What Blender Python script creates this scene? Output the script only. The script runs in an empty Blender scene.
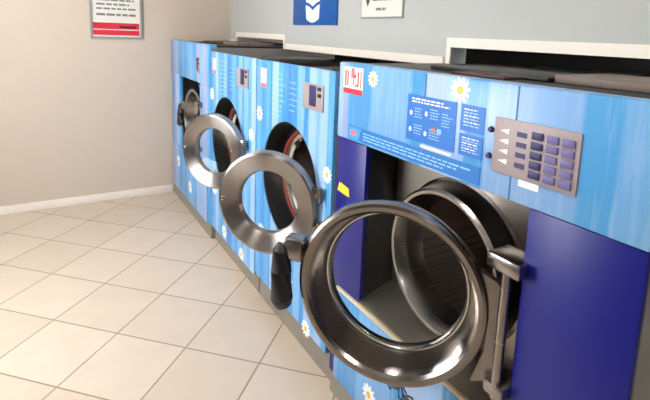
import bpy, bmesh, math, random
from mathutils import Matrix, Vector
random.seed(7)
scene = bpy.context.scene
COL = scene.collection
PI = math.pi

# ------------------------------------------------------------------ materials
def srgb(r, g, b):
    def f(c):
        c /= 255.0
        return c / 12.92 if c <= 0.04045 else ((c + 0.055) / 1.055) ** 2.4
    return (f(r), f(g), f(b), 1.0)

def new_mat(name):
    m = bpy.data.materials.new(name)
    m.use_nodes = True
    nt = m.node_tree
    return m, nt, nt.nodes['Principled BSDF']

def simple(name, col, rough=0.5, metal=0.0, noise=0.0, nscale=12.0, bump=0.0, spec=0.5, coat=0.0):
    m, nt, b = new_mat(name)
    b.inputs['Base Color'].default_value = col
    b.inputs['Roughness'].default_value = rough
    b.inputs['Metallic'].default_value = metal
    b.inputs['Specular IOR Level'].default_value = spec
    b.inputs['Coat Weight'].default_value = coat
    if noise or bump:
        tc = nt.nodes.new('ShaderNodeTexCoord')
        n = nt.nodes.new('ShaderNodeTexNoise'); n.inputs['Scale'].default_value = nscale
        n.inputs['Detail'].default_value = 4
        nt.links.new(tc.outputs['Object'], n.inputs['Vector'])
        if noise:
            mx = nt.nodes.new('ShaderNodeMix'); mx.data_type = 'RGBA'
            mx.inputs['A'].default_value = tuple(c * (1 - noise) for c in col[:3]) + (1,)
            mx.inputs['B'].default_value = tuple(min(1, c * (1 + noise)) for c in col[:3]) + (1,)
            nt.links.new(n.outputs['Fac'], mx.inputs['Factor'])
            nt.links.new(mx.outputs['Result'], b.inputs['Base Color'])
        if bump:
            bp = nt.nodes.new('ShaderNodeBump'); bp.inputs['Strength'].default_value = bump
            bp.inputs['Distance'].default_value = 0.01
            nt.links.new(n.outputs['Fac'], bp.inputs['Height'])
            nt.links.new(bp.outputs['Normal'], b.inputs['Normal'])
    return m

def steel(name, col, rough, streak=(3, 3, 25), aniso=0.0):
    """brushed stainless steel: roughness and tone broken by stretched noise"""
    m, nt, b = new_mat(name)
    b.inputs['Metallic'].default_value = 1.0
    if aniso:
        b.inputs['Anisotropic'].default_value = aniso
        b.inputs['Anisotropic Rotation'].default_value = 0.25
        tg = nt.nodes.new('ShaderNodeTangent'); tg.direction_type = 'RADIAL'; tg.axis = 'X'
        nt.links.new(tg.outputs['Tangent'], b.inputs['Tangent'])
    tc = nt.nodes.new('ShaderNodeTexCoord')
    mp = nt.nodes.new('ShaderNodeMapping'); mp.inputs['Scale'].default_value = streak
    n = nt.nodes.new('ShaderNodeTexNoise'); n.inputs['Scale'].default_value = 3.0; n.inputs['Detail'].default_value = 5
    nt.links.new(tc.outputs['Object'], mp.inputs['Vector']); nt.links.new(mp.outputs['Vector'], n.inputs['Vector'])
    mr = nt.nodes.new('ShaderNodeMapRange')
    mr.inputs['To Min'].default_value = rough * 0.9; mr.inputs['To Max'].default_value = rough * 1.12
    nt.links.new(n.outputs['Fac'], mr.inputs['Value']); nt.links.new(mr.outputs['Result'], b.inputs['Roughness'])
    mx = nt.nodes.new('ShaderNodeMix'); mx.data_type = 'RGBA'
    mx.inputs['A'].default_value = tuple(c * 0.94 for c in col[:3]) + (1,)
    mx.inputs['B'].default_value = tuple(min(1, c * 1.06) for c in col[:3]) + (1,)
    nt.links.new(n.outputs['Fac'], mx.inputs['Factor']); nt.links.new(mx.outputs['Result'], b.inputs['Base Color'])
    return m

def stripes(name, stops, width):
    """vertical printed stripes along the machine front (object y runs 0 .. -width)"""
    m, nt, b = new_mat(name)
    b.inputs['Roughness'].default_value = 0.32
    tc = nt.nodes.new('ShaderNodeTexCoord')
    sp = nt.nodes.new('ShaderNodeSeparateXYZ'); nt.links.new(tc.outputs['Object'], sp.inputs['Vector'])
    mt = nt.nodes.new('ShaderNodeMath'); mt.operation = 'MULTIPLY'; mt.inputs[1].default_value = -1.0 / width
    nt.links.new(sp.outputs['Y'], mt.inputs[0])
    cr = nt.nodes.new('ShaderNodeValToRGB'); cr.color_ramp.interpolation = 'LINEAR'
    el = cr.color_ramp.elements
    pts = []
    for i, (p, c) in enumerate(stops):
        q = stops[i + 1][0] if i + 1 < len(stops) else 1.0
        pts.append((p + (0.004 if i else 0), c)); pts.append((max(q - 0.004, p + 0.005), c))
    pts = [(p, (c[0] * .70, c[1] * .84, c[2] * .95, 1)) for p, c in pts[:32]]
    el[0].position, el[0].color = pts[0][0], pts[0][1]
    el[1].position, el[1].color = pts[-1][0], pts[-1][1]
    for p, c in pts[1:-1]:
        e = el.new(p); e.color = c
    nt.links.new(mt.outputs[0], cr.inputs['Fac'])
    # faint printed grain, like brushed paint
    mp = nt.nodes.new('ShaderNodeMapping'); mp.inputs['Scale'].default_value = (1, 60, 5)
    n = nt.nodes.new('ShaderNodeTexNoise'); n.inputs['Scale'].default_value = 1.0; n.inputs['Detail'].default_value = 3
    nt.links.new(tc.outputs['Object'], mp.inputs['Vector']); nt.links.new(mp.outputs['Vector'], n.inputs['Vector'])
    mr = nt.nodes.new('ShaderNodeMapRange')
    mr.inputs['From Min'].default_value = 0.5; mr.inputs['From Max'].default_value = 0.75
    mr.inputs['To Min'].default_value = 0.0; mr.inputs['To Max'].default_value = 0.25
    nt.links.new(n.outputs['Fac'], mr.inputs['Value'])
    mx = nt.nodes.new('ShaderNodeMix'); mx.data_type = 'RGBA'
    mx.inputs['B'].default_value = srgb(205, 226, 246)
    nt.links.new(mr.outputs['Result'], mx.inputs['Factor']); nt.links.new(cr.outputs['Color'], mx.inputs['A'])
    nt.links.new(mx.outputs['Result'], b.inputs['Base Color'])
    return m

def glass(name):
    m = bpy.data.materials.new(name); m.use_nodes = True
    nt = m.node_tree; nt.nodes.clear()
    out = nt.nodes.new('ShaderNodeOutputMaterial')
    tr = nt.nodes.new('ShaderNodeBsdfTransparent'); tr.inputs['Color'].default_value = (0.93, 0.95, 0.95, 1)
    gl = nt.nodes.new('ShaderNodeBsdfGlossy'); gl.inputs['Roughness'].default_value = 0.04
    fr = nt.nodes.new('ShaderNodeFresnel'); fr.inputs['IOR'].default_value = 1.2
    mx = nt.nodes.new('ShaderNodeMixShader')
    nt.links.new(fr.outputs['Fac'], mx.inputs['Fac']); nt.links.new(tr.outputs['BSDF'], mx.inputs[1])
    nt.links.new(gl.outputs['BSDF'], mx.inputs[2]); nt.links.new(mx.outputs['Shader'], out.inputs['Surface'])
    return m

def perforated(name, col):
    m, nt, b = new_mat(name)
    b.inputs['Metallic'].default_value = 1.0; b.inputs['Roughness'].default_value = 0.3
    tc = nt.nodes.new('ShaderNodeTexCoord')
    v = nt.nodes.new('ShaderNodeTexVoronoi'); v.inputs['Scale'].default_value = 85; v.inputs['Randomness'].default_value = 0.0
    nt.links.new(tc.outputs['Object'], v.inputs['Vector'])
    cr = nt.nodes.new('ShaderNodeValToRGB')
    cr.color_ramp.elements[0].position = 0.22; cr.color_ramp.elements[0].color = (0.02, 0.02, 0.02, 1)
    cr.color_ramp.elements[1].position = 0.30; cr.color_ramp.elements[1].color = col
    nt.links.new(v.outputs['Distance'], cr.inputs['Fac']); nt.links.new(cr.outputs['Color'], b.inputs['Base Color'])
    return m

def emitter(name, col, strength):
    m, nt, b = new_mat(name)
    b.inputs['Base Color'].default_value = (0.8, 0.8, 0.8, 1)
    b.inputs['Emission Color'].default_value = col; b.inputs['Emission Strength'].default_value = strength
    return m

def tiles(name, size, u0, v0):
    m, nt, b = new_mat(name)
    tc = nt.nodes.new('ShaderNodeTexCoord')
    mp = nt.nodes.new('ShaderNodeMapping'); mp.vector_type = 'POINT'
    mp.inputs['Rotation'].default_value = (0, 0, -PI / 4)
    mp.inputs['Location'].default_value = (-u0, -v0, 0)
    nt.links.new(tc.outputs['Object'], mp.inputs['Vector'])
    br = nt.nodes.new('ShaderNodeTexBrick')
    br.offset = 0.0; br.squash = 1.0
    br.inputs['Scale'].default_value = 1.0
    br.inputs['Brick Width'].default_value = size; br.inputs['Row Height'].default_value = size
    br.inputs['Mortar Size'].default_value = 0.0042; br.inputs['Mortar Smooth'].default_value = 0.2
    br.inputs['Color1'].default_value = srgb(212, 197, 178); br.inputs['Color2'].default_value = srgb(205, 189, 169)
    br.inputs['Mortar'].default_value = srgb(150, 132, 112)
    nt.links.new(mp.outputs['Vector'], br.inputs['Vector'])
    n = nt.nodes.new('ShaderNodeTexNoise'); n.inputs['Scale'].default_value = 7; n.inputs['Detail'].default_value = 5
    nt.links.new(tc.outputs['Object'], n.inputs['Vector'])
    mx = nt.nodes.new('ShaderNodeMix'); mx.data_type = 'RGBA'; mx.blend_type = 'MULTIPLY'
    mx.inputs['Factor'].default_value = 0.25
    nt.links.new(br.outputs['Color'], mx.inputs['A']); nt.links.new(n.outputs['Color'], mx.inputs['B'])
    cr = nt.nodes.new('ShaderNodeValToRGB')
    cr.color_ramp.elements[0].color = (0.78, 0.76, 0.74, 1); cr.color_ramp.elements[1].color = (1, 1, 1, 1)
    nt.links.new(n.outputs['Fac'], cr.inputs['Fac']); nt.links.new(cr.outputs['Color'], mx.inputs['B'])
    mx.inputs['Factor'].default_value = 0.6
    nt.links.new(mx.outputs['Result'], b.inputs['Base Color'])
    b.inputs['Roughness'].default_value = 0.38
    bp = nt.nodes.new('ShaderNodeBump'); bp.inputs['Strength'].default_value = 0.35; bp.inputs['Distance'].default_value = 0.004
    bp.invert = True
    nt.links.new(br.outputs['Fac'], bp.inputs['Height']); nt.links.new(bp.outputs['Normal'], b.inputs['Normal'])
    return m

M = {}
M['floor'] = None
M['wall_beige'] = simple('wall_beige', srgb(204, 189, 172), 0.7, noise=0.04, nscale=3)
M['wall_grey'] = simple('wall_grey', srgb(184, 186, 183), 0.65, noise=0.03, nscale=3)
M['wall_opposite'] = simple('wall_opposite', srgb(88, 83, 80), 0.7, noise=0.03, nscale=3)
M['wall_white'] = simple('wall_white', srgb(228, 224, 216), 0.7, noise=0.03, nscale=3)
M['white_trim'] = simple('white_trim', srgb(243, 234, 222), 0.45, noise=0.03, nscale=20)
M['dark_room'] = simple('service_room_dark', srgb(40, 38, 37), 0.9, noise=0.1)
M['plinth'] = simple('plinth_grey', srgb(134, 126, 116), 0.5, noise=0.12, nscale=9)
M['cab'] = simple('cabinet_grey', srgb(150, 146, 142), 0.45, noise=0.03)
M['navy'] = simple('navy_paint', srgb(16, 20, 118), 0.38, noise=0.08, nscale=5)
M['black'] = simple('black_plastic', srgb(22, 22, 24), 0.42, noise=0.1)
M['rubber'] = simple('black_rubber', srgb(12, 11, 12), 0.7, noise=0.15, spec=.25)
M['redring'] = simple('red_ring', srgb(136, 50, 44), 0.45, noise=0.15)
M['darkgrey'] = simple('dark_grey_lid', srgb(62, 58, 56), 0.5, noise=0.1)
M['browngrey'] = simple('brown_grey_lid', srgb(122, 108, 98), 0.5, noise=0.1)
M['maroon'] = simple('maroon_strip', srgb(74, 30, 34), 0.5, noise=0.1)
M['steel'] = steel('brushed_steel', (0.36, 0.33, 0.31, 1), 0.26)
M['ring'] = steel('door_steel', (0.40, 0.365, 0.34, 1), 0.36, (5, 5, 5), 0.92)
M['ring_big'] = steel('door_steel_polished', (0.33, 0.30, 0.28, 1), 0.2, (5, 5, 5), 0.3)
M['plate'] = steel('recess_steel', (0.33, 0.29, 0.25, 1), 0.4)
M['bright'] = steel('polished_steel', (0.72, 0.70, 0.68, 1), 0.14, (5, 5, 5))
M['drum'] = perforated('perforated_drum_steel', (0.34, 0.29, 0.26, 1))
M['glass'] = glass('door_glass')
M['white'] = simple('white_print', srgb(246, 246, 246), 0.45, noise=0.02)
M['yellow'] = simple('daisy_yellow', srgb(244, 190, 60), 0.5, noise=0.08, nscale=60)
M['ysafe'] = simple('yellow_sticker', srgb(240, 214, 40), 0.45, noise=0.04)
M['info'] = simple('info_blue', srgb(22, 112, 204), 0.4, noise=0.05)
M['strip'] = simple('strip_blue', srgb(26, 118, 200), 0.4, noise=0.06)
M['paleprint'] = simple('pale_blue_print', srgb(150, 205, 240), 0.45, noise=0.04)
M['midprint'] = simple('mid_blue_print', srgb(75, 160, 225), 0.45, noise=0.04)
M['redprint'] = simple('red_print', srgb(214, 44, 62), 0.45, noise=0.05)
M['pinkprint'] = simple('pink_print', srgb(232, 120, 128), 0.45, noise=0.05)
M['pinkpaper'] = simple('pink_paper', srgb(228, 200, 206), 0.5, noise=0.04)
M['orangeprint'] = simple('orange_print', srgb(226, 130, 84), 0.5, noise=0.05)
M['keypad'] = simple('keypad_taupe', srgb(164, 150, 150), 0.45, noise=0.05)
M['keydark'] = simple('key_navy', srgb(44, 40, 92), 0.45, noise=0.05)
M['keymid'] = simple('key_violet', srgb(104, 96, 150), 0.45, noise=0.05)
M['seam'] = simple('seam_blue', srgb(52, 112, 160), 0.5, noise=0.05)
M['signblue'] = simple('sign_blue', srgb(4, 84, 160), 0.35, noise=0.03)
M['signframe'] = simple('sign_frame_grey', srgb(150, 152, 150), 0.4, noise=0.03)
M['paper'] = simple('sign_paper', srgb(226, 222, 212), 0.5, noise=0.02)
M['textgrey'] = simple('print_grey', srgb(120, 124, 120), 0.6, noise=0.03)
M['textdark'] = simple('print_dark', srgb(70, 74, 78), 0.6, noise=0.03)
M['cream'] = simple('cream_edge', srgb(226, 206, 170), 0.4, noise=0.03)
M['script'] = simple('script_ink', srgb(36, 46, 70), 0.5, noise=0.03)
M['lamp'] = emitter('lamp_diffuser', (1.0, 0.97, 0.94, 1), 80.0)

B1, B2, B3, B4 = srgb(62, 152, 216), srgb(98, 176, 226), srgb(138, 190, 232), srgb(178, 204, 236)
B5, B6 = srgb(40, 132, 208), srgb(176, 180, 216)
def stripe_set(seed, n, pool):
    r = random.Random(seed); out = []; last = None; p = 0.0
    cuts = sorted([0.0] + [(i + r.uniform(-.35, .35)) / n for i in range(1, n)])
    for c in cuts:
        k = r.choice([q for q in pool if q is not last]); last = k; out.append((c, k))
    return out

# ------------------------------------------------------------------ mesh helpers
class MB:
    def __init__(self): self.bm = bmesh.new(); self.mi = 0
    def _tag(self, faces):
        for f in faces: f.material_index = self.mi
    def box(self, x0, x1, y0, y1, z0, z1, bev=0.0, mat=None, seg=2):
        bm2 = bmesh.new()
        bmesh.ops.create_cube(bm2, size=1.0)
        for v in bm2.verts:
            v.co = Vector(((x0 + x1) / 2 + v.co.x * abs(x1 - x0), (y0 + y1) / 2 + v.co.y * abs(y1 - y0), (z0 + z1) / 2 + v.co.z * abs(z1 - z0)))
        if bev: bmesh.ops.bevel(bm2, geom=list(bm2.edges), offset=bev, segments=seg, profile=0.5, affect='EDGES')
        self.merge(bm2, mat)
    def merge(self, bm2, mat=None):
        if mat is not None: bm2.transform(mat)
        for f in bm2.faces: f.material_index = self.mi
        me = bpy.data.meshes.new('tmp'); bm2.to_mesh(me); bm2.free()
        self.bm.from_mesh(me); bpy.data.meshes.remove(me)
    def lathe(self, prof, n=72, mat=None, closed=False):
        """prof: (radius, depth); axis = +x (depth), circle in the yz plane"""
        bm2 = bmesh.new(); rings = []
        for r, d in prof:
            if r < 1e-6: rings.append([bm2.verts.new((d, 0, 0))])
            else: rings.append([bm2.verts.new((d, r * math.cos(2 * PI * k / n), r * math.sin(2 * PI * k / n))) for k in range(n)])
        pairs = list(zip(rings, rings[1:]))
        if closed: pairs.append((rings[-1], rings[0]))
        for a, b in pairs:
            for k in range(n):
                k2 = (k + 1) % n
                if len(a) == 1 and len(b) == 1: continue
                if len(a) == 1: bm2.faces.new((a[0], b[k], b[k2]))
                elif len(b) == 1: bm2.faces.new((a[k], b[0], a[k2]))
                else: bm2.faces.new((a[k], b[k], b[k2], a[k2]))
        bmesh.ops.recalc_face_normals(bm2, faces=bm2.faces)
        self.merge(bm2, mat)
    def plate(self, y0, y1, z0, z1, cy, cz, r, x0, x1, n=96):
        """rectangular sheet with a round hole, front at x0, back at x1"""
        angs = [2 * PI * k / n for k in range(n)]
        for yy in (y0, y1):
            for zz in (z0, z1): angs.append(math.atan2(zz - cz, yy - cy) % (2 * PI))
        angs = sorted(set(round(a, 6) for a in angs))
        def rect(a):
            c, s = math.cos(a), math.sin(a); t = 1e9
            if c > 1e-9: t = min(t, (max(y0, y1) - cy) / c)
            if c < -1e-9: t = min(t, (min(y0, y1) - cy) / c)
            if s > 1e-9: t = min(t, (max(z0, z1) - cz) / s)
            if s < -1e-9: t = min(t, (min(z0, z1) - cz) / s)
            return cy + c * t, cz + s * t
        bm2 = bmesh.new(); L = []
        for a in angs:
            oy, oz = rect(a); iy, iz = cy + r * math.cos(a), cz + r * math.sin(a)
            L.append([bm2.verts.new(p) for p in ((x0, oy, oz), (x0, iy, iz), (x1, iy, iz), (x1, oy, oz))])
        for k in range(len(L)):
            a, b = L[k], L[(k + 1) % len(L)]
            for i in range(4):
                j = (i + 1) % 4
                bm2.faces.new((a[i], a[j], b[j], b[i]))
        bmesh.ops.recalc_face_normals(bm2, faces=bm2.faces)
        self.merge(bm2)
    def prism(self, pts, x0, x1, mat=None):
        """polygon in (y,z), extruded from x0 to x1"""
        bm2 = bmesh.new()
        a = [bm2.verts.new((x0, y, z)) for y, z in pts]; b = [bm2.verts.new((x1, y, z)) for y, z in pts]
        bm2.faces.new(a); bm2.faces.new(b[::-1])
        for k in range(len(pts)):
            k2 = (k + 1) % len(pts); bm2.faces.new((a[k], b[k], b[k2], a[k2]))
        bmesh.ops.recalc_face_normals(bm2, faces=bm2.faces)
        self.merge(bm2, mat)
    def tube(self, pts, r, n=12, mat=None):
        bm2 = bmesh.new(); rings = []
        P = [Vector(p) for p in pts]
        for i, p in enumerate(P):
            t = (P[min(i + 1, len(P) - 1)] - P[max(i - 1, 0)]).normalized()
            a = t.cross(Vector((0, 0, 1)));
            if a.length < 1e-4: a = t.cross(Vector((1, 0, 0)))
            a.normalize(); b = t.cross(a)
            rr = r[i] if isinstance(r, (list, tuple)) else r
            rings.append([bm2.verts.new(p + a * rr * math.cos(2 * PI * k / n) + b * rr * math.sin(2 * PI * k / n)) for k in range(n)])
        for a, b in zip(rings, rings[1:]):
            for k in range(n): bm2.faces.new((a[k], a[(k + 1) % n], b[(k + 1) % n], b[k]))
        bm2.faces.new(rings[0][::-1]); bm2.faces.new(rings[-1])
        bmesh.ops.recalc_face_normals(bm2, faces=bm2.faces)
        self.merge(bm2, mat)
    def build(self, name, mats, parent=None, smooth=True):
        me = bpy.data.meshes.new(name); self.bm.to_mesh(me); self.bm.free()
        if not isinstance(mats, (list, tuple)): mats = [mats]
        for m in mats: me.materials.append(m)
        if smooth:
            for p in me.polygons: p.use_smooth = True
            me.set_sharp_from_angle(angle=math.radians(32))
        o = bpy.data.objects.new(name, me); COL.objects.link(o)
        if parent is not None: o.parent = parent
        return o

def empty(name, loc, label, cat, group=None):
    o = bpy.data.objects.new(name, None); COL.objects.link(o); o.location = loc
    o.empty_display_size = 0.1
    o['label'] = label; o['category'] = cat
    if group: o['group'] = group
    return o
def own_frame(o, mc):
    o.data.transform(mc.inverted()); o.matrix_basis = mc
    return o
def struct(o): o['kind'] = 'structure'; return o

# ------------------------------------------------------------------ room shell
XW, XL, YN, ZC = 0.55, -2.3, -7.0, 2.7       # bulkhead plane, opposite wall, shop front, ceiling
ZB, ZN1, ZN2 = 1.378, 1.444, 1.462           # bulkhead bottom edge and the two cut-outs
TS, TU, TV = 0.37571, 0.56622, 0.08316
q = math.sqrt(.5)
# a tile corner sits at (q(U-V)-.8, q(U+V)-2.2) for U = TU+i*TS, V = TV+j*TS
cx0, cy0 = q * (TU - TV) - .8, q * (TU + TV) - 2.2
u_r, v_r = q * (cx0 + cy0), q * (-cx0 + cy0)
M['floor'] = tiles('floor_tiles', TS, u_r, v_r)

b = MB(); b.box(XL - .1, 1.6, YN - .1, .1, -.1, 0); struct(b.build('floor', M['floor'], smooth=False))
b = MB(); b.box(XL - .1, 1.6, YN - .1, .1, ZC, ZC + .1); struct(b.build('ceiling', M['wall_white'], smooth=False))
b = MB(); b.box(XL - .1, 1.6, 0, .1, 0, ZC); struct(b.build('wall_back', M['wall_beige'], smooth=False))
WY0, WY1, WZ0, WZ1 = -2.5, -1.4, .75, 2.05     # unseen window opposite the machines, added for highlights on the steel doors
b = MB()
for (y0, y1, z0, z1) in ((YN, WY0, 0, ZC), (WY1, 0, 0, ZC), (WY0, WY1, 0, WZ0), (WY0, WY1, WZ1, ZC)): b.box(XL - .1, XL, y0, y1, z0, z1)
struct(b.build('wall_left', M['wall_opposite'], smooth=False))
b = MB()
for (y0, y1, z0, z1) in ((WY0, WY0 + .04, WZ0, WZ1), (WY1 - .04, WY1, WZ0, WZ1), (WY0, WY1, WZ0, WZ0 + .04), (WY0, WY1, WZ1 - .04, WZ1)): b.box(XL - .08, XL - .02, y0, y1, z0, z1)
struct(b.build('added_window_1', M['white_trim'], smooth=False))
# the bulkhead over the machines, cut out higher above the two large machines
Y1a, Y1b, Y2a, Y2b = -.19, -1.17, -2.855, -3.99
b = MB()
pts = [(0, ZC), (0, ZB), (Y1a, ZB), (Y1a, ZN1), (Y1b, ZN1), (Y1b, ZB), (Y2a, ZB), (Y2a, ZN2), (YN, ZN2), (YN, ZC)]
b.prism(pts, XW, XW + .09); struct(b.build('wall_right', M['wall_grey'], smooth=False))
b = MB(); b.box(XW, XW + .09, YN, Y2b, 0, ZN2); struct(b.build('wall_right_lower', M['wall_grey'], smooth=False))
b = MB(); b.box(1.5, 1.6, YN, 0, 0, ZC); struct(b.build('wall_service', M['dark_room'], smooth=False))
# white edge strip that follows the bulkhead's lower edge
T = .041; b = MB(); xa, xb = XW - .008, XW
for (ya, yb, zz) in ((0, Y1a + T, ZB), (Y1a, Y1b, ZN1), (Y1b - T, Y2a + T, ZB), (Y2a, Y2b, ZN2)):
    b.box(xa, xb, min(ya, yb), max(ya, yb), zz, zz + T)
for (yy, s, z0, z1) in ((Y1a, 1, ZB, ZN1 + T), (Y1b, -1, ZB, ZN1 + T), (Y2a, 1, ZB, ZN2 + T)):
    b.box(xa, xb, min(yy, yy + s * T * .6), max(yy, yy + s * T * .6), z0, z1)
struct(b.build('trim_1', M['white_trim'], smooth=False))
b = MB(); b.box(XL, -.004, -.014, 0, 0, .068, bev=.003); struct(b.build('baseboard_back', M['white_trim']))
b = MB(); b.box(XL - .1, XW + .09, YN - .1, YN, 0, ZC); struct(b.build('wall_front', M['wall_opposite'], smooth=False))

# ------------------------------------------------------------------ small printed details
def daisy_mesh(b, y, z, R, x=0.0, n=11):
    """petals (material 0) and disc (material 1), a sticker about 1 mm thick on the plane x"""
    b.mi = 0
    rot = random.uniform(0, 1)
    for k in range(n):
        a = 2 * PI * k / n + rot; c, s = math.cos(a), math.sin(a); pts = []
        for t, wd in ((.22, .08), (.55, .15), (.85, .14), (1.0, .04), (1.0, -.04), (.85, -.14), (.55, -.15), (.22, -.08)):
            pts.append((y + R * (c * t - s * wd), z + R * (s * t + c * wd)))
        b.prism(pts, x - .0012 - .00005 * k, x + .0002)
    b.mi = 1
    b.prism([(y + R * .3 * math.cos(2 * PI * k / 16), z + R * .3 * math.sin(2 * PI * k / 16)) for k in range(16)], x - .0026, x + .0002)
    b.mi = 0

def text_line(b, s0, s1, z, h, x, rng, word=(.008, .024), gap=.005):
    """a line of small unreadable print: dashes along the row"""
    s = s0
    while s < s1:
        e = min(s + rng.uniform(*word), s1)
        b.box(x - .0008, x, -e, -s, z, z + h); s = e + gap

# ------------------------------------------------------------------ door builder
def door(parent, hx, hs, zc, L, theta, kind, RB=.231):
    """hinge at (hx, -hs); the door extends towards the far side, opened by theta"""
    th = math.radians(theta)
    e1 = Vector((-math.sin(th), math.cos(th), 0)); nrm = Vector((-math.cos(th), -math.sin(th), 0))
    o = Vector((hx, -hs, zc))
    def mat(c):           # local x = inward depth, y = along the door away from the hinge, z = up
        m = Matrix.Identity(4)
        d = -nrm
        for i in range(3): m[i][0] = d[i]; m[i][1] = e1[i]; m[i][2] = (0, 0, 1)[i]; m[i][3] = c[i]
        return m
    mc = mat(o + e1 * L); mh = mat(o)
    b = MB()
    if kind == 'big':
        R = RB; k = R - .264
        b.lathe([(.209 + k, .098), (.200 + k, .105), (.199 + k, .118), (.215 + k, .120), (.246 + k, .085), (.259 + k, .05), (R, .03), (R, .012), (R - .004, .004), (R - .012, 0), (R - .024, .002), (R - .032, .010), (.219 + k, .072)], mat=mc, closed=True, n=96)
        d = own_frame(b.build('door', M['ring_big'], parent), mc)
        b = MB(); b.lathe([(a + k - .007, c + .023) for a, c in ((.2175, .070), (.2155, .067), (.2115, .0675), (.2085, .072), (.2085, .084), (.2175, .084))], mat=mc, closed=True, n=96)
        b.build('glass_bezel', M['bright'], d)
        b = MB()
        b.lathe([(max(0, a + k - .007) if a else 0, c + .023) for a, c in ((.2095, .074), (.18, .086), (.12, .098), (.06, .104), (0, .106), (.06, .110), (.12, .104), (.18, .092), (.2095, .080))], mat=mc, n=96)
        b.build('door_glass', M['glass'], d)
        # free edge: steel latch block and black grip
        b = MB()
        b.box(-.012, .045, R - .014, R + .048, .045, .115, bev=.012, mat=mc)
        b.build('door_latch', M['steel'], d)
        b = MB()
        b.tube([Vector((.006, R + .050, .085)), Vector((.0, R + .055, .07)), Vector((-.006, R + .052, .01)), Vector((-.008, R + .048, -.075)), Vector((-.004, R + .044, -.098))], [.020, .027, .031, .034, .026], n=18, mat=mc)
        b.build('door_handle', M['black'], d)
        # hinge side: plate from the ring to the hinge rod
        b = MB()
        b.prism([(L - .24, .12), (.02, .10), (.012, .09), (.012, -.165), (.03, -.18), (L - .235, -.19), (L - .262, -.10), (L - .268, 0), (L - .258, .06)][::-1], .022, .046, mat=mat(o))
        b.build('hinge_plate', M['steel'], d)
        b = MB(); b.tube([(hx, -hs, zc - .20), (hx, -hs, zc + .15)], .013, n=16)
        b.build('hinge_rod', M['steel'], d)
    else:
        R = RB; ri = R * .6
        b.lathe([(ri, .040), (ri + .004, .024), (ri + .014, .016), (R - .03, .006), (R - .014, .0), (R - .004, .003), (R, .012), (R, .045), (R - .01, .054), (ri + .01, .058), (ri, .052)], mat=mc, closed=True, n=96)
        d = own_frame(b.build('door', M['ring'], parent), mc)
        b = MB()
        b.lathe([(ri + .002, .044), (ri - .03, .056), (.06, .066), (0, .069), (.06, .071), (ri - .03, .061), (ri + .002, .049)], mat=mc, n=96)
        b.build('door_glass', M['glass'], d)
        b = MB()
        b.lathe([(0, -.012), (.008, -.011), (.011, -.006), (.011, .01), (0, .01)], mat=mat(o + e1 * (L + R - .028)), n=18)
        b.build('door_latch', M['bright'], d)
        for dz in (.075, -.075):
            b = MB(); b.box(.012, .032, .0, L - R + .035, dz - .022, dz + .022, bev=.004, mat=mh)
            b.tube([(hx, -hs, zc + dz - .03), (hx, -hs, zc + dz + .03)], .012, n=14)
            b.build('door_hinge', M['steel'], d)
    for ch in [o_ for o_ in COL.objects if o_.parent is d]: ch.matrix_parent_inverse = mc.inverted()
    return d

# ------------------------------------------------------------------ the machines
GROUP = 'washing machines in the row'
ZT = 1.397

def keypad(parent, s0, s1, z0, z1, detail, x=-.012):
    b = MB(); b.box(x - .006, x, -s1, -s0, z0, z1, bev=.003)
    k = b.build('keypad', M['keypad'], parent)
    w, h = s1 - s0, z1 - z0
    if detail:
        for i in range(5):
            for j in range(3):
                zz = z1 - h * (.13 + .165 * i); sa = s0 + w * (.48 + .17 * j)
                b = MB(); b.box(x - .010, x - .006, -(sa + w * .13), -sa, zz - h * .125, zz, bev=.0015)
                b.build('key', M['keydark'] if j == 0 else M['keymid'], k)
        b = MB(); rng = random.Random(3)
        for i in range(4):
            zz = z1 - h * (.17 + .18 * i)
            b.mi = 0; b.prism([(-(s0 + w * .08), zz - .008), (-(s0 + w * .2), zz - .014), (-(s0 + w * .2), zz + .0), ], x - .0072, x - .006)
            b.mi = 1; b.box(x - .0072, x - .006, -(s0 + w * .42), -(s0 + w * .30), zz - .014, zz - .002)
        b.build('key_symbols', [M['white'], M['keydark']], k)
    else:
        b = MB(); b.box(x - .009, x - .006, -(s0 + w * .68), -(s0 + w * .36), z0 + h * .16, z1 - h * .06, bev=.002); b.build('display', M['keydark'], k)
        for i in range(2):
            b = MB(); b.box(x - .010, x - .006, -(s0 + w * .92), -(s0 + w * .76), z0 + h * (.54 + .24 * i), z0 + h * (.68 + .24 * i), bev=.002); b.build('key', M['black'], k)
    return k

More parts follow.
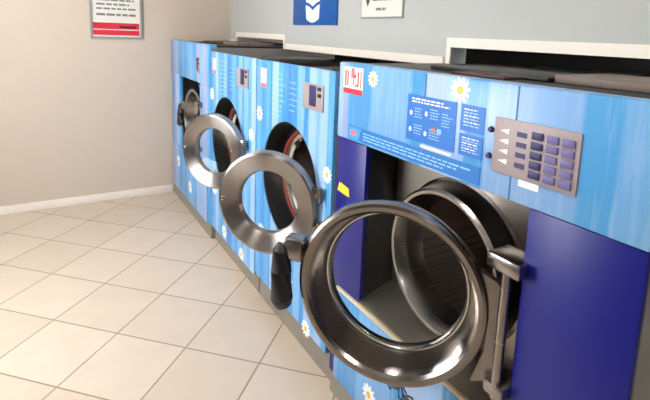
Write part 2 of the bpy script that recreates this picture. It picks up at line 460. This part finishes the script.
def warning_sticker(parent, s0, s1, z0, z1, x, detail):
    b = MB(); w, h = s1 - s0, z1 - z0
    b.mi = 0; b.box(x - .001, x, -s1, -s0, z0, z1)
    b.mi = 1; b.box(x - .0018, x - .001, -s1, -s0, z0, z0 + h * .2)
    if detail:
        b.mi = 2
        b.box(x - .0018, x - .001, -(s0 + w * .58), -(s0 + w * .40), z0 + h * .60, z0 + h * .97)
        b.box(x - .0018, x - .001, -(s0 + w * .56), -(s0 + w * .50), z0 + h * .32, z0 + h * .62)
        b.mi = 1
        b.box(x - .002, x - .001, -(s0 + w * .66), -(s0 + w * .57), z0 + h * .62, z0 + h * .74)
        b.box(x - .0018, x - .001, -(s0 + w * .26), -(s0 + w * .20), z0 + h * .30, z0 + h * .84)
        b.box(x - .0018, x - .001, -(s0 + w * .80), -(s0 + w * .74), z0 + h * .30, z0 + h * .84)
        b.box(x - .0018, x - .001, -(s0 + w * .80), -(s0 + w * .62), z0 + h * .30, z0 + h * .36)
        b.mi = 3
        b.box(x - .0018, x - .001, -(s0 + w * .16), -(s0 + w * .06), z0 + h * .26, z0 + h * .88)
        b.box(x - .0018, x - .001, -(s0 + w * .94), -(s0 + w * .88), z0 + h * .26, z0 + h * .88)
    return b.build('warning_sticker', [M['white'] if detail else M['pinkpaper'], M['redprint'] if detail else M['pinkprint'], M['pinkprint'], M['orangeprint']], parent)

def large_machine(yl, W, rs0, rs1, label, mat_up, mat_post, theta, hinge_s, L, detail, hx=-.02, RB=.267, zd=.793):
    t = empty('washing_machine', (0, yl, 0), label, 'washing machine', GROUP)
    zc, zp, zl, zk, D = .80, 1.11, .515, .105, .14
    # cabinet: sides, back, lid around the drum
    b = MB(); th = .012
    b.box(.012, 1.0, -th, 0, zk, ZT - .018); b.box(.012, 1.0, -W, -W + th, zk, ZT - .018)
    b.box(.988, 1.0, -W, 0, zk, ZT - .018); b.box(.012, 1.0, -W, 0, zk, zk + th)
    b.build('cabinet', M['cab'], t, smooth=False)
    b = MB(); b.box(.05, 1.0, -W, 0, ZT - .018, ZT - .006, bev=.003); b.build('lid', M['black'], t)
    b = MB(); b.box(.008, 1.0, -W + .004, -.004, 0, zk); b.build('plinth', M['plinth'], t, smooth=False)
    # upper front with the controls
    b = MB(); b.box(-.004, .05, -W + .002, -.002, zp, ZT, bev=.006); cp = b.build('control_panel', mat_up, t)
    # navy (or printed) posts beside the door recess
    for (a, c) in ((0.003, rs0), (rs1, W - .003)):
        b = MB(); b.box(0, .02, -c, -a, zl - (.41 if mat_post is M['navy'] else .4), zp - .001, bev=.004); b.build('side_post', mat_post, t)
    # door recess: dark side walls, steel back plate with a round hole, sloping steel sill
    b = MB()
    b.box(.0205, D + .02, -rs0 - .0, -rs0 + .012, zl, zp); b.box(.0205, D + .02, -rs1 - .012, -rs1, zl, zp)
    b.box(D + .004, D + .02, -rs1, -(rs1 - .075), zl, zp)
    b.box(.0505, D + .02, -rs1, -rs0, zp - .0, zp + .012)
    b.build('door_recess', M['black'], t, smooth=False)
    ms = (rs0 + rs1) / 2 - .0
    b = MB(); b.plate(-(rs1 - .075), -rs0 - .013, zl + .03, zp - .002, -ms, zc, .225, D, D + .008); b.build('drum_plate', M['plate'], t, smooth=False)
    b = MB()
    bm2 = bmesh.new()
    vs = [bm2.verts.new(p) for p in ((-.0, -rs1 + .001, zl - .002), (-.0, -rs0 - .001, zl - .002), (D, -rs0 - .001, zl + .045), (D, -rs1 + .001, zl + .045),
                                     (-.0, -rs1 + .001, zl - .02), (-.0, -rs0 - .001, zl - .02), (D, -rs0 - .001, zl - .02), (D, -rs1 + .001, zl - .02))]
    for f in ((0, 1, 2, 3), (7, 6, 5, 4), (0, 4, 5, 1), (2, 6, 7, 3), (1, 5, 6, 2), (3, 7, 4, 0)): bm2.faces.new([vs[i] for i in f])
    bmesh.ops.recalc_face_normals(bm2, faces=bm2.faces); b.merge(bm2)
    b.build('sill', M['plate'], t, smooth=False)
    c = Matrix.Translation((0, -ms, zc))
    b = MB(); b.lathe([(.222, D + .03), (.262, D - .001), (.252, D - .006), (.245, D - .02), (.238, .062), (.230, .054), (.220, .056), (.205, .085), (.198, .12), (.198, D + .03)], mat=c, n=96, closed=True)
    b.build('drum_ring', M['steel'], t)
    b = MB(); b.lathe([(.2, D + .02), (.3, D + .03), (.305, D + .06), (.305, .60), (.28, .62), (0, .62)], mat=c, n=96); dr = b.build('drum', M['drum'], t)
    for k in range(3):
        a = 2 * PI * k / 3 + .5
        b = MB(); m2 = c @ Matrix.Rotation(a, 4, 'X')
        b.prism([(.306, -.05), (.25, -.018), (.245, 0), (.25, .018), (.306, .05)], .22, .58, mat=m2); b.build('drum_paddle', M['steel'], dr)
    # lower front
    b = MB(); b.box(-.010, .03, -W + .05, -.05, zk + .002, zl - .022, bev=.004); lp = b.build('lower_panel', mat_up, t)
    b = MB(); b.box(-.012, .0, -W + .05, -.05, zl - .0215, zl - .009, bev=.002); b.build('panel_edge', M['cream'] if detail else mat_up, t)
    # hinge brackets on the machine
    b = MB(); b.box(-.035, .05, -(hinge_s + .045), -(hinge_s - .055), zc + .135, zc + .175, bev=.006)
    b.box(.04, D, -(hinge_s + .03), -(hinge_s - .0), zc + .135, zc + .175, bev=.004)
    b.build('hinge_bracket', M['steel'], t); b = MB()
    b.box(-.035, .05, -(hinge_s + .03), -(hinge_s - .03), zc - .20, zc - .165, bev=.006)
    b.box(.04, D, -(hinge_s + .03), -(hinge_s - .0), zc - .20, zc - .165, bev=.004)
    b.build('hinge_bracket', M['steel'], t)
    door(t, hx, hinge_s, zd, L, theta, 'big', RB)
    # soap dispenser in the lid
    b = MB(); b.mi = 0; b.box(.20, .80, -.74, -.28, ZT - .006, ZT + .008, bev=.003)
    b.mi = 1; b.box(.12, .215, -.66, -.46, ZT - .006, ZT + .001, bev=.002)
    b.mi = 2; b.box(.22, .5, -W + .06, -.745, ZT - .006, ZT + .016, bev=.004)
    b.build('soap_dispenser', [M['black'] if detail else M['darkgrey'], M['maroon'], M['browngrey']], t)
    return t, cp, lp

# printed stripes of the large machine nearest the camera (fractions of its width)
WL = 1.13
st = [(0, B4), (.035, B6), (.062, B2), (.075, srgb(84, 162, 216)), (.19, B3), (.215, srgb(138, 184, 228)), (.37, srgb(72, 160, 212)), (.428, srgb(190, 200, 224)), (.50, B4), (.575, srgb(82, 166, 218)), (.635, srgb(160, 190, 230)), (.76, srgb(152, 188, 230)), (.86, B2), (.93, B3)]
M['stripe_large'] = stripes('stripes_large', st, WL)
M['stripe_far'] = stripes('stripes_far', stripe_set(11, 15, [B1, B2, B3, B4, B6]), WL)
M['stripe_mid'] = stripes('stripes_mid', stripe_set(5, 15, [B1, B2, B3, B5, B1, B2, B4]), .82)
M['stripe_mid2'] = stripes('stripes_mid2', stripe_set(23, 15, [B1, B2, B3, B5, B1, B2, B4]), .82)

# nearest machine
Y4 = -2.825
m4, cp4, lp4 = large_machine(Y4, WL, .195, .862, 'large blue-striped washing machine nearest the camera, its glass door wide open before navy posts', M['stripe_large'], M['navy'], 37, .835, .300, True)
S = lambda y: Y4 - y          # world y to distance from the machine's left end
X4 = -.004
warning_sticker(cp4, S(-2.862), S(-2.985), 1.285, 1.383, X4, True)
for (yy, zz, R) in ((-3.045, 1.352, .029), (-3.447, 1.362, .037)):
    b = MB(); daisy_mesh(b, Y4 * 0 - S(yy), zz, R, X4); b.build('daisy_sticker', [M['white'], M['yellow']], cp4)
for (ya, yb, za, zb) in ((-3.312, -3.306, 1.325, 1.394), (-3.634, -3.629, 1.31, 1.394), (-3.634, -3.629, 1.112, 1.172)):
    b = MB(); b.box(X4 - .0008, X4 + .001, -S(ya), -S(yb), za, zb); b.build('panel_seam', M['seam'], cp4)
def info(s0, s1, z0, z1, seed, kind):
    r = random.Random(seed); w, h = s1 - s0, z1 - z0; x = X4 - .0015
    b = MB(); b.mi = 0; b.box(x, X4 + .001, -s1, -s0, z0, z1)
    b.mi = 1
    if kind == 'main':
        text_line(b, s0 + w * .1, s1 - w * .25, z1 - h * .10, h * .035, x, r); text_line(b, s0 + w * .1, s1 - w * .12, z1 - h * .16, h * .03, x, r)
        for (u, v) in ((.09, .60), (.42, .64), (.09, .24), (.42, .22)):
            b.mi = 1; b.prism([(-(s0 + w * (u + .03 * math.cos(2 * PI * k / 12))), z0 + h * (v + .055 * math.sin(2 * PI * k / 12))) for k in range(12)], x - .0008, x)
            b.mi = 2
            for j in range(4): text_line(b, s0 + w * (u + .08), s0 + w * (u + .27 + r.uniform(-.06, .03)), z0 + h * (v + .10 - .06 * j), h * .022, x, r, (.004, .012), .003)
        b.mi = 2
        for j in range(5): text_line(b, s0 + w * .74, s0 + w * (.93 + r.uniform(-.08, .02)), z0 + h * (.70 - .06 * j), h * .022, x, r, (.004, .012), .003)
        b.mi = 3; b.box(x - .0008, x, -(s0 + w * .62), -(s0 + w * .54), z0 + h * .30, z0 + h * .38)
        b.mi = 2; b.box(x - .0008, x, -(s0 + w * .74), -(s0 + w * .66), z0 + h * .29, z0 + h * .39)
    elif kind == 'side':
        for j in range(6): b.mi = 2 if j % 2 else 1; text_line(b, s0 + w * .14, s1 - w * r.uniform(.12, .3), z1 - h * (.2 + .12 * j), h * .05, x, r, (.006, .02), .004)
    elif kind == 'strip':
        b.mi = 4; b.prism([(-(s0 + .003), z0 + .003), (-(s0 + .07), z0 + .002), (-(s0 + .085), z1 - .003), (-(s0 + .003), z1 - .003)], x - .0005, x)
        b.mi = 5; b.box(x - .001, x - .0005, -(s0 + .055), -(s0 + .018), z0 + .016, z0 + .033)
        b.mi = 2
        for j in range(3): text_line(b, s0 + .10, s1 - w * (.05 + .08 * j), z1 - h * (.36 + .22 * j), h * .09, x, r, (.012, .04), .006)
    return b.build('info_panel', [M['strip'] if kind == 'strip' else M['info'], M['white'], M['paleprint'], M['orangeprint'], M['midprint'], M['pinkprint']], cp4)
info(S(-3.235), S(-3.44), 1.185, 1.327, 1, 'main')
info(S(-3.456), S(-3.538), 1.255, 1.327, 2, 'side')
info(S(-3.456), S(-3.538), 1.187, 1.247, 3, 'side')
info(S(-2.905), S(-3.537), 1.119, 1.168, 4, 'strip')
b = MB(); b.box(X4 - .0025, X4 + .001, -S(-3.43), -S(-3.305), 1.172, 1.1795); b.build('label_strip', M['white'], cp4)
keypad(cp4, S(-3.574), S(-3.80), 1.172, 1.312, True, X4 + .001)
for zz in (1.276, 1.208):
    b = MB(); b.lathe([(0, -.010), (.006, -.009), (.008, -.004), (.008, .002), (0, .002)], n=16, mat=Matrix.Translation((X4, -S(-3.562), zz))); b.build('indicator_button', M['keydark'], cp4)
b = MB(); b.box(X4 - .002, X4 + .001, -S(-3.71), -S(-3.655), 1.155, 1.172); b.build('rating_sticker', M['white'], cp4)
b = MB(); b.prism([(-.015, .893), (-.10, .888), (-.095, .920), (-.03, .930)], -.0012, .002); b.build('safety_sticker', M['ysafe'], m4)
# lower panel: daisies and a line of dark script
for (s_, zz, R) in ((.115, .30, .05), (.30, .20, .04), (.70, .36, .045)):
    b = MB(); daisy_mesh(b, -s_, zz, R, -.010); b.build('daisy_sticker', [M['white'], M['yellow']], lp4)
b = MB(); r = random.Random(9); sx = .25
pts = []
for k in range(90):
    u = k / 89
    pts.append((-.0105, -(.23 + .30 * u + .018 * math.sin(k * 1.1)), .345 - .01 * u + .032 * math.cos(k * 1.1) * (.5 + .5 * math.sin(k * .37))))
b.tube(pts, .0035, n=6); b.build('script_print', M['script'], lp4)

# farthest large machine, door all but shut
m1, cp1, lp1 = large_machine(-.03, WL, .31, .875, 'farthest blue-striped washing machine, beside the beige back wall, its round door nearly shut', M['stripe_far'], M['stripe_far'], 2, .905, .275, False, .02, .245)
keypad(cp1, .80, .90, 1.18, 1.30, False, -.003)
for (s_, zz, R) in ((.25, .36, .05), (.62, .24, .05), (.85, .40, .045)):
    b = MB(); daisy_mesh(b, -s_, zz, R, -.010); b.build('daisy_sticker', [M['white'], M['yellow']], lp1)

def small_machine(yl, label, mat_front, theta, hinge_s, L, seed, cs, W, zd, RS, ZK, zc=.79):
    R = .292; zk = ZK; ZT = 1.355
    t = empty('washing_machine', (0, yl, 0), label, 'washing machine', GROUP)
    b = MB(); th = .012
    b.box(.018, .95, -th, 0, zk, ZT - .06); b.box(.018, .95, -W, -W + th, zk, ZT - .06)
    b.box(.938, .95, -W, 0, zk, ZT - .06); b.box(.018, .95, -W, 0, zk, zk + th)
    b.build('cabinet', M['cab'], t, smooth=False)
    b = MB(); b.box(.018, .95, -W, 0, ZT - .06, ZT - .045, bev=.004); b.build('lid', M['darkgrey'], t)
    b = MB(); b.box(.034, .95, -W + .003, -.003, 0, zk); b.build('plinth', M['plinth'], t, smooth=False)
    b = MB(); b.plate(-W + .004, -.004, zk + .002, ZT, -cs, zc, R, 0, .016); fp = b.build('front_panel', mat_front, t)
    c = Matrix.Translation((0, -cs, zc))
    b = MB(); b.lathe([(R + .006, .0165), (R - .001, .0165), (R - .001, .004), (R - .008, .003), (R - .016, .02), (.262, .09), (.24, .105), (.24, .125), (R + .006, .125)], mat=c, n=96, closed=True); b.build('door_gasket', M['rubber'], t)
    b = MB(); b.lathe([(.254, .104), (.240, .088), (.226, .090), (.222, .112), (.240, .122)], mat=c, n=96, closed=True); b.build('drum_mouth_ring', M['redring'], t)  # red ring just inside the round opening, in front of the drum
    b = MB(); b.lathe([(.2225, .106), (.205, .112), (.196, .13), (.20, .15), (.27, .16), (.275, .19), (.275, .58), (.25, .6), (0, .6)], mat=c, n=96); dr = b.build('drum', M['drum'], t)
    b = MB(); b.lathe([(.224, .100), (.206, .104), (.196, .118), (.196, .14), (.202, .14), (.204, .122), (.224, .112)], mat=c, n=96, closed=True); b.build('drum_ring', M['bright'], t)
    for k in range(3):
        b = MB(); m2 = c @ Matrix.Rotation(2 * PI * k / 3 + .9, 4, 'X')
        b.prism([(.276, -.05), (.225, -.018), (.22, 0), (.225, .018), (.276, .05)], .2, .56, mat=m2); b.build('drum_paddle', M['steel'], dr)
    door(t, -.02, hinge_s, zd, L, theta, 'small', RS)
    keypad(fp, .535, .715, 1.178, 1.29, False, x=0)
    warning_sticker(fp, .055, .13, 1.215, 1.315, 0, False)
    r = random.Random(seed)
    b = MB()
    for j in range(9): text_line(b, .20, .335 + r.uniform(-.03, .02), 1.30 - .026 * j, .005, 0, r, (.006, .016), .006)
    for j in range(6): text_line(b, .40, .47 + r.uniform(-.02, .02), 1.27 - .026 * j, .005, 0, r, (.006, .016), .006)
    b.build('print_lines', M['paleprint'], fp)
    for (s_, zz, R_) in ((.045, 1.07, .042), (.76, .93, .036), (.09, .42, .05), (.42, .30, .055), (.70, .40, .05), (.30, .18, .045), (.62, .16, .04)):
        b = MB(); daisy_mesh(b, -s_, zz, R_, 0); b.build('daisy_sticker', [M['white'], M['yellow']], fp)
    b = MB(); b.box(.16, .5, -W + .06, -W + .30, ZT - .045, ZT - .004, bev=.004); b.build('soap_dispenser', M['darkgrey'], t)
    return t
small_machine(-1.167, 'blue-striped washing machine second from the beige back wall, its round steel door swung open', M['stripe_mid'], 32, .715, .25, 2, .335, .825, .785, .227, .12)
small_machine(-1.997, 'blue-striped washing machine third from the back wall, directly left of the machine with navy posts', M['stripe_mid2'], 41, .742, .25, 4, .392, .80, .764, .230, .145)

# ------------------------------------------------------------------ signs
s = empty('wall_sign', (XW, -1.62, 1.553), 'blue wall sign with a white emblem, on the grey wall above the machines', 'sign')
b = MB(); b.box(-.012, 0, -.29, .29, 0, .46, bev=.002); b.build('sign_board', M['signblue'], s)
b = MB()
def em(pts, x=-.0135): b.prism([(-(u - .5) * .58 , v) for u, v in pts], x, -.0115)
# white emblem: an upper cup with a notched top over a lower cup with a rounded foot
em([(.33, .150), (.34, .255), (.41, .255), (.46, .225), (.52, .225), (.57, .255), (.64, .255), (.645, .150), (.57, .140), (.49, .118), (.41, .140)])
em([(.325, .128), (.40, .120), (.49, .094), (.58, .120), (.65, .130), (.635, .040), (.56, .022), (.485, .014), (.41, .022), (.345, .040)])
b.build('sign_emblem', M['white'], s)

s = empty('wall_notice', (XW, -2.34, 1.590), 'small white notice with grey print, on the grey wall right of the blue sign', 'sign')
b = MB(); b.box(-.008, 0, -.18, .18, 0, .19, bev=.002); b.build('notice_frame', M['signframe'], s)
b = MB(); b.box(-.010, -.006, -.172, .172, .008, .182); b.build('notice_sheet', M['paper'], s, smooth=False)
b = MB(); rng = random.Random(5)
b.mi = 0; b.prism([(.132, .092), (.115, .122), (.098, .094), (.115, .062)], -.0112, -.0098)
b.mi = 1
for (y0, y1, z, h) in ((.07, -.145, .118, .016), (.07, -.155, .090, .018), (.04, -.05, .040, .014), (.09, -.12, .160, .010)):
    y = y0
    while y > y1:
        e = max(y - rng.uniform(.02, .05), y1); b.box(-.0108, -.0098, e, y, z, z + h); y = e - .008
b.build('notice_print', [M['textdark'], M['textgrey']], s, smooth=False)

s = empty('framed_poster', (-.435, 0, 1.397), 'framed white and red poster hanging on the beige back wall', 'poster')
PW = .20; PH = .56
b = MB()
b.box(-PW, -PW + .018, -.018, 0, 0, PH, bev=.002); b.box(PW - .018, PW, -.018, 0, 0, PH, bev=.002)
b.box(-PW, PW, -.0175, 0, 0, .016, bev=.002); b.box(-PW, PW, -.0175, 0, PH - .016, PH, bev=.002)
b.build('poster_frame', M['signframe'], s)
b = MB(); b.box(-PW + .012, PW - .012, -.008, -.001, .012, PH - .012); b.build('poster_sheet', M['wall_white'], s, smooth=False)
b = MB()
b.mi = 0; b.box(-PW + .022, PW - .024, -.0092, -.0078, .026, .068); b.box(-PW + .022, PW - .024, -.0092, -.0078, .076, .128)
b.mi = 2; b.box(.02, PW - .05, -.0098, -.009, .086, .104)
b.mi = 1
for (x0, x1, z, h) in ((-.15, .155, .185, .018), (-.15, .15, .235, .014), (-.15, .10, .27, .014), (-.15, .14, .305, .014), (-.12, .12, .37, .04)):
    x = x0; rng = random.Random(int(z * 1000))
    while x < x1:
        e = min(x + rng.uniform(.03, .07), x1); b.box(x, e, -.0092, -.0078, z, z + h); x = e + .01
b.build('poster_print', [M['redprint'], M['textgrey'], M['maroon']], s, smooth=False)

# ------------------------------------------------------------------ ceiling lights
for i, (x, y) in enumerate(((-1.4, -1.2), (-1.2, -3.3), (-1.2, -5.2))):
    lab = ['white ceiling light panel nearest the back wall', 'white ceiling light panel in the middle of the aisle ceiling', 'white ceiling light panel farthest from the back wall'][i]
    l = empty('ceiling_light', (x, y, ZC), lab, 'light', 'ceiling lights along the aisle')
    b = MB()
    for (x0, x1, y0, y1) in ((-.18, -.15, -.18, .18), (.15, .18, -.18, .18), (-.18, .18, -.18, -.15), (-.18, .18, .15, .18)): b.box(x0, x1, y0, y1, -.05, 0)
    b.build('light_frame', M['white_trim'], l, smooth=False)
    b = MB(); b.box(-.15, .15, -.15, .15, -.045, -.03); b.build('light_diffuser', M['lamp'], l, smooth=False)

# daylight through the added window
w = bpy.data.worlds.new('World'); scene.world = w; w.use_nodes = True
w.node_tree.nodes['Background'].inputs['Color'].default_value = (0.97, 0.98, 1.0, 1)
w.node_tree.nodes['Background'].inputs['Strength'].default_value = 19.0

# ------------------------------------------------------------------ camera
f, cx, cy = 472.47723, 332.04234, 108.02752
r_ = Vector((0.85486711, -0.517547, 0.03670586)); u_ = Vector((0.0491497, 0.15120448, 0.98727986)); w_ = Vector((0.51651382, 0.842189, -0.15469702))
cam = bpy.data.cameras.new('camera'); co = bpy.data.objects.new('camera', cam); COL.objects.link(co)
m = Matrix.Identity(4)
for i in range(3): m[i][0] = r_[i]; m[i][1] = u_[i]; m[i][2] = -w_[i]
m[0][3], m[1][3], m[2][3] = -0.96839, -4.35468, 1.5
co.matrix_world = m
cam.sensor_fit = 'HORIZONTAL'; cam.sensor_width = 36.0; cam.lens = f / 650 * 36.0
cam.shift_x = (325 - cx) / 650; cam.shift_y = (cy - 200) / 650
cam.clip_start = .02
scene.camera = co
scene.view_settings.view_transform = 'Standard'; scene.view_settings.look = 'None'
scene.view_settings.gamma = 1.0; scene.view_settings.use_curve_mapping = False
scene.view_settings.exposure = -0.03
scene.cycles.use_denoising = True
